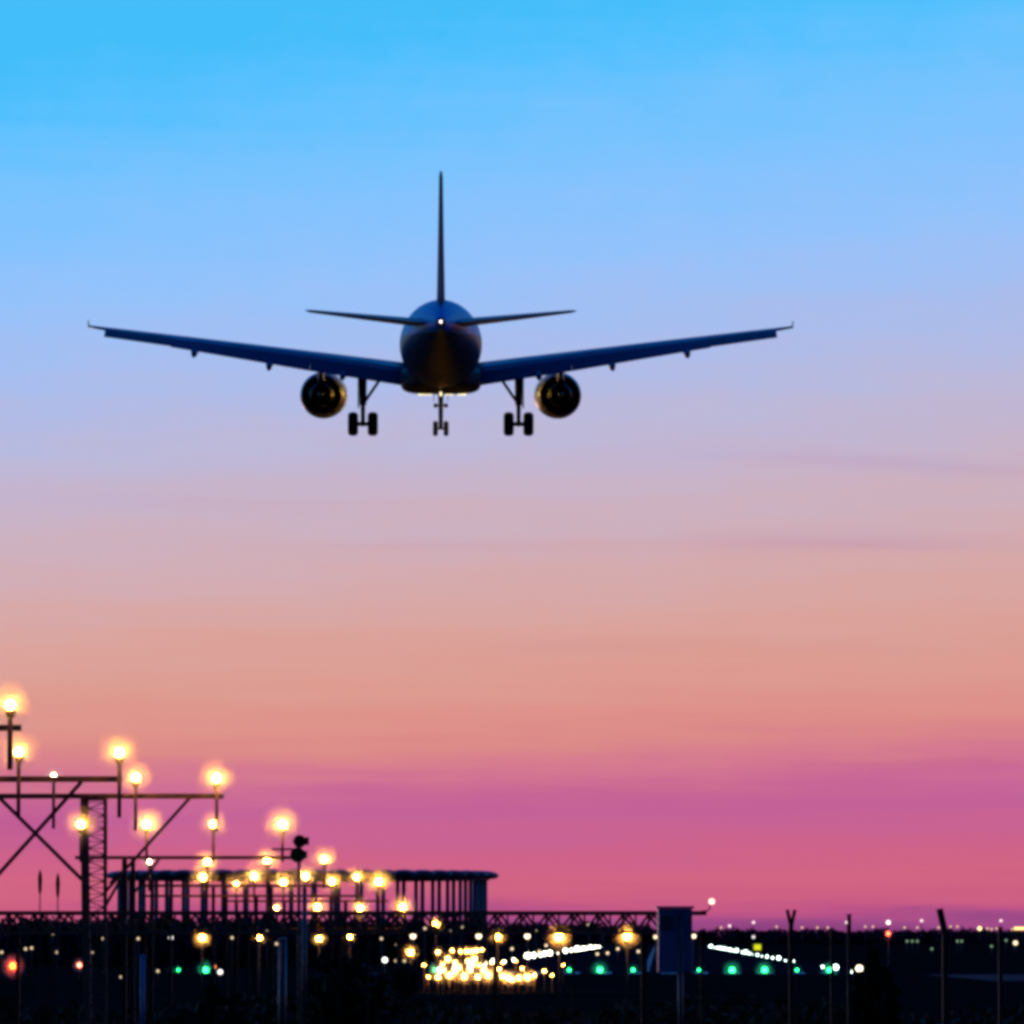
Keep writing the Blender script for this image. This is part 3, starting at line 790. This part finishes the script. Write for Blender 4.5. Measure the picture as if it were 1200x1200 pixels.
# ------------------------------------------------------------------ airfield lights
def far_light_mesh(name, r_, col, strength, h, sampled=False, pr=.06):
    mb = MB()
    mb.cur = 0; mb.ball((0, 0, 0), r_, 10, 7)
    mb.cur = 1; mb.tube((0, 0, -h), (0, 0, -r_ * .8), pr, n=6)
    return mb.build(name, [glow(name + ' glow', col, strength, sampled), M_darkpost])
def lights(name, cat, label, group, pts, d, r_px, col, strength, ground=False, sampled=False):
    """small lights too far off to show parts: one mesh each, copies share it"""
    proto = None
    for p in pts:
        px, py = p[0], p[1]; dd = p[2] if len(p) > 2 else d
        loc = P(px, py, dd)
        if proto is None or not ground:
            o = far_light_mesh(name, M(r_px, dd), col, strength, max(.25, loc.z), sampled, .05 if dd < 900 else .12)
            proto = o
        else:
            o = proto.copy(); COL.objects.link(o)
        o.location = loc
        lab = p[3] if len(p) > 3 else label
        tag(o, lab, cat, group)

# runway edge lights
for side, base, colr in (('left', R0, (1.0, .95, .72)), ('right', R1, (.72, 1.0, .86))):
    proto = None; rl = random.Random(11 if side == 'left' else 4)
    for k in range(33):
        if 0 < k and rl.random() < .10: continue
        p = base + rdir * (62 * k) + Vector((0, 0, .42))
        if proto is None:
            mb = MB(); mb.ball((0, 0, 0), .36 if side == 'left' else .31, 10, 7); mb.cur = 1; mb.tube((0, 0, -.42), (0, 0, -.25), .05, n=6)
            proto = mb.build('runway_edge_light', [glow('runway edge ' + side, colr, 14 if side == 'left' else 9, False), M_steel]); o = proto
        else:
            o = proto.copy(); COL.objects.link(o)
        s = (1.0 if side == 'left' else .78) * (1.0 + k * .018) * rl.choice((.5, .7, .85, 1.0, 1.2, 1.4))
        o.scale = (s, s, s)
        p.z = .42 * s
        o.location = p
        tag(o, f'small white light in the {side} edge row of the runway running to the horizon', 'runway light', f'{side} edge lights of the runway')
# green threshold lights
GREEN = (0.05, 1.0, 0.42)
gl = [(200, 1147, 1.6), (209, 1147, 2.0), (241, 1146, 4.2), (511, 1140, 3.6), (667, 1142, 2.5), (703, 1141, 4.2), (742, 1141, 2.6), (781, 1142, 1.8), (819, 1141, 2.2), (858, 1142, 4.2), (896, 1142, 4.2), (934, 1142, 2.4), (972, 1142, 3.8)]
for k, (px, py, rp) in enumerate(gl):
    d = 724
    loc = P(px, py, d); loc.z = max(loc.z, .45)
    mb = MB(); r_ = M(rp * .62, d); mb.ball((0, 0, 0), r_, 10, 7); mb.cur = 1; mb.tube((0, 0, -loc.z), (0, 0, -r_ * .8), .07, n=6)
    o = mb.build('threshold_light', [glow('green threshold', (0.02, 1.0, 0.19), 7 + rp * 3.5, True), M_steel]); o.location = loc
    MB().ball((0, 0, 0), M(rp * 3.4, d), 16, 10).build('halo_ball', M_halo_small, o)
    tag(o, f'green threshold light across the runway end, {ORD[k] if k < 12 else "last"} from the left', 'threshold light', 'green threshold lights')

# cluster of amber approach lights on the ground
cl = [(525, 1124, 560, 4.5), (513, 1116, 470, 3.5), (556, 1124, 560, 4.8), (537, 1134, 500, 4.8), (527, 1143, 470, 5.0), (544, 1144, 470, 5.4), (513, 1145, 470, 4.4), (502, 1145, 470, 2.4),
      (567, 1137, 520, 5.0), (572, 1143, 480, 5.6), (596, 1146, 480, 5.0), (618, 1145, 480, 5.4), (600, 1148, 470, 4.0), (612, 1135, 560, 2.4), (561, 1131, 540, 3.5), (551, 1137, 500, 4.0), (580, 1139, 500, 3.8),
      (530, 1114, 640, 2.6), (540, 1115, 640, 3.0), (547, 1115, 640, 3.2), (553, 1115, 640, 3.2), (559, 1114, 640, 3.0), (565, 1113, 640, 2.4), (647, 1143, 480, 1.8), (533, 1128, 540, 3.0), (576, 1128, 540, 2.4), (520, 1137, 480, 3.6), (589, 1144, 480, 4.2), (608, 1146, 480, 4.0), (533, 1139, 490, 3.8), (560, 1145, 470, 4.4), (626, 1143, 480, 3.0), (638, 1138, 500, 2.6), (589, 1128, 540, 2.2), (604, 1126, 560, 2.0), (497, 1131, 480, 2.2), (519, 1130, 500, 2.6), (660, 1131, 560, 1.8), (548, 1126, 560, 2.6), (585, 1136, 520, 3.0)]
M_am = glow('amber ground lamp', (1.0, .44, .06), 120, True)
for k, (px, py, d, rp) in enumerate(cl):
    loc = P(px, py, d); r_ = M(rp * .46, d)
    mb = MB(); mb.ball((0, 0, 0), r_, 10, 7); mb.cur = 1; mb.tube((0, 0, -max(.2, loc.z)), (0, 0, -r_ * .7), .06, n=6)
    o = mb.build('ground_light', [M_am, M_steel]); o.location = loc
    MB().ball((0, 0, 0), r_ * 5.5, 16, 10).build('halo_ball', M_halo, o)
    tag(o, 'amber light in the dense bright cluster before the runway', 'ground light', 'cluster of amber lights before the runway')

WARM = (1.0, .74, .45); WHITE = (1.0, .93, .85); PINK = (1.0, .72, .80)
lights('airfield_light', 'airfield light', 'faint pale light in the dark left half of the airfield', 'pale lights in the dark left half',
       [(121, 1100), (162, 1100), (272, 1099), (67, 1116), (108, 1116), (2, 1116), (142, 1145), (185, 1138), (447, 1100), (465, 1107), (464, 1126), (474, 1126), (498, 1088), (528, 1092), (541, 1086), (313, 1092), (324, 1106), (62, 1094), (30, 1112), (37, 1111)],
       520, 1.7, WARM, 1.1)
lights('airfield_light', 'airfield light', 'pale round light below the truss, left of the first amber post lamp', None, [(200, 1099)], 480, 2.8, WHITE, 3)
lights('airfield_light', 'airfield light', 'warm light among faint ones, left of the round shrub top', None, [(484, 1097)], 480, 3.2, WARM, 4)
lights('airfield_light', 'airfield light', 'tall white light standing left of the round dark shrub', None, [(451, 1125)], 480, 2.8, WHITE, 5)
lights('airfield_light', 'airfield light', 'small warm light between two amber post lamps right of centre', 'small warm lights between the post lamps', [(561, 1097), (618, 1097)], 480, 3.2, WARM, 4)
lights('airfield_light', 'airfield light', 'white light right of the orange one and the green light at left', None, [(258, 1139)], 520, 3.0, WHITE, 2.0)
lights('airfield_light', 'airfield light', 'orange light just right of the green light on the left', None, [(251, 1133)], 520, 2.4, (1.0, .22, .08), 2.0)
lights('airfield_light', 'airfield light', 'faint light seen through the right end of the truss', 'faint lights through the right end of the truss',
       [(628, 1090), (632, 1115), (690, 1084), (707, 1093), (724, 1112), (748, 1115), (700, 1118), (712, 1117), (640, 1108), (600, 1112)], 900, 1.7, WARM, 1.6)
lights('airfield_light', 'airfield light', 'upright pale light peeping past the left side of the blue cabinet', None, [(768, 1098)], 600, 2.2, WARM, 2)
lights('airfield_light', 'airfield light', 'upright pale light peeping past the right side of the blue cabinet', None, [(813, 1097)], 600, 2.6, WARM, 3)
lights('airfield_light', 'airfield light', 'warm white light left of the tall dark shrub', None, [(1007, 1135)], 620, 4.0, (1.0, .8, .58), 4)
lights('airfield_light', 'airfield light', 'pale light above the yellow lit sign', None, [(883, 1098)], 1300, 1.8, WHITE, 1.2)
lights('airfield_light', 'airfield light', 'faint greenish light in the dark field at right', 'faint greenish lights in the right field',
       [(1063, 1103), (1069, 1103), (1075, 1103), (1122, 1103), (1127, 1103), (1092, 1112), (1162, 1109), (1179, 1102)], 1300, 1.5, (.6, 1.0, .6), .35)
lights('airfield_light', 'airfield light', 'pale yellow light in the dark field near the right edge', None, [(1190, 1105)], 1300, 2.6, WARM, 2)
lights('horizon_lamp', 'horizon lamp', 'small warm lamp along the horizon at right', 'warm lamps along the horizon',
       [(1100, 1087), (1114, 1086), (1122, 1086), (1157, 1088), (1162, 1089), (1168, 1088), (958, 1087), (1014, 1086), (1023, 1086), (970, 1087), (1186, 1089), (845, 1087), (910, 1086), (940, 1087), (1060, 1087), (1075, 1087)], 2350, 1.25, (1.0, .62, .32), 1.2)
lights('horizon_lamp', 'horizon lamp', 'brightest yellow lamp on the right horizon, right of the bent post', None, [(1148, 1088)], 2350, 2.2, (1, .78, .3), 3)
lights('horizon_lamp', 'horizon lamp', 'orange lamp of the short bright bar at the right edge', 'orange bar of lamps at the right edge', [(1190, 1088), (1193, 1088), (1196, 1088), (1199, 1088)], 2350, 1.9, (1, .6, .2), 2.4)
for px, py, lab in [(883, 1081, 'pink white mast light above the horizon, left of the forked post'), (992, 1081, 'pink white mast light beside the thin fence post'), (1080, 1079, 'pink white mast light left of the bent post'),
                    (1173, 1079, 'pink white mast light near the right edge'), (855, 1085, 'pink white mast light low on the horizon right of the cabinet')]:
    lights('mast_light', 'mast light', lab, 'pink white mast lights above the horizon', [(px, py)], 2350, 1.7, PINK, 1.5)
lights('mast_light', 'mast light', 'bright pink white mast light directly above the red one', 'pink white mast lights above the horizon', [(1041, 1081)], 2350, 2.5, (1, .78, .72), 2.5)
# red obstruction lights
for px, py, rp, lab, col, st in [(15, 1132, 6.0, 'strong orange red light at the left edge', (1, .07, .008), 34), (93, 1131, 3.6, 'pale red light right of the strong orange red one', (1, .2, .10), 14), (1041, 1094, 3.0, 'red light on a post right of the tall shrub top', (1, .06, .02), 24)]:
    d = 620
    loc = P(px, py, d)
    o = empty('obstruction_light', (loc.x, loc.y, 0), lab, 'red light', 'red obstruction lights')
    MB().tube((0, 0, 0), (0, 0, loc.z - M(rp, d) * .6), .06, n=8).build('post', M_steel, o)
    MB().ball((0, 0, loc.z), M(rp * .65, d), 12, 8).build('bulb', glow('red obstruction glow', col, st, True), o)
    MB().ball((0, 0, loc.z), M(rp * 3.0, d), 18, 11).build('halo_ball', M_halo_small, o)
# lit yellow sign
sd_ = 1500; sc = P(887, 1110, sd_)
sgn_ = empty('guidance_sign', (sc.x, sc.y, 0), 'lit yellow airfield sign right of the cabinet above the green lights', 'airfield sign')
MB().box((-1.05, -.12, sc.z - .75), (1.05, .12, sc.z + .75)).build('sign_box', M_darkpost, sgn_)
MB().box((-.98, -.15, sc.z - .68), (.98, -.125, sc.z + .68)).build('sign_face', glow('yellow sign face', (.78, .80, .02), 1.0, False), sgn_)
for s in (-.8, .8): MB().tube((s, 0, 0), (s, 0, sc.z - .752), .06, n=8).build('leg', M_steel, sgn_)
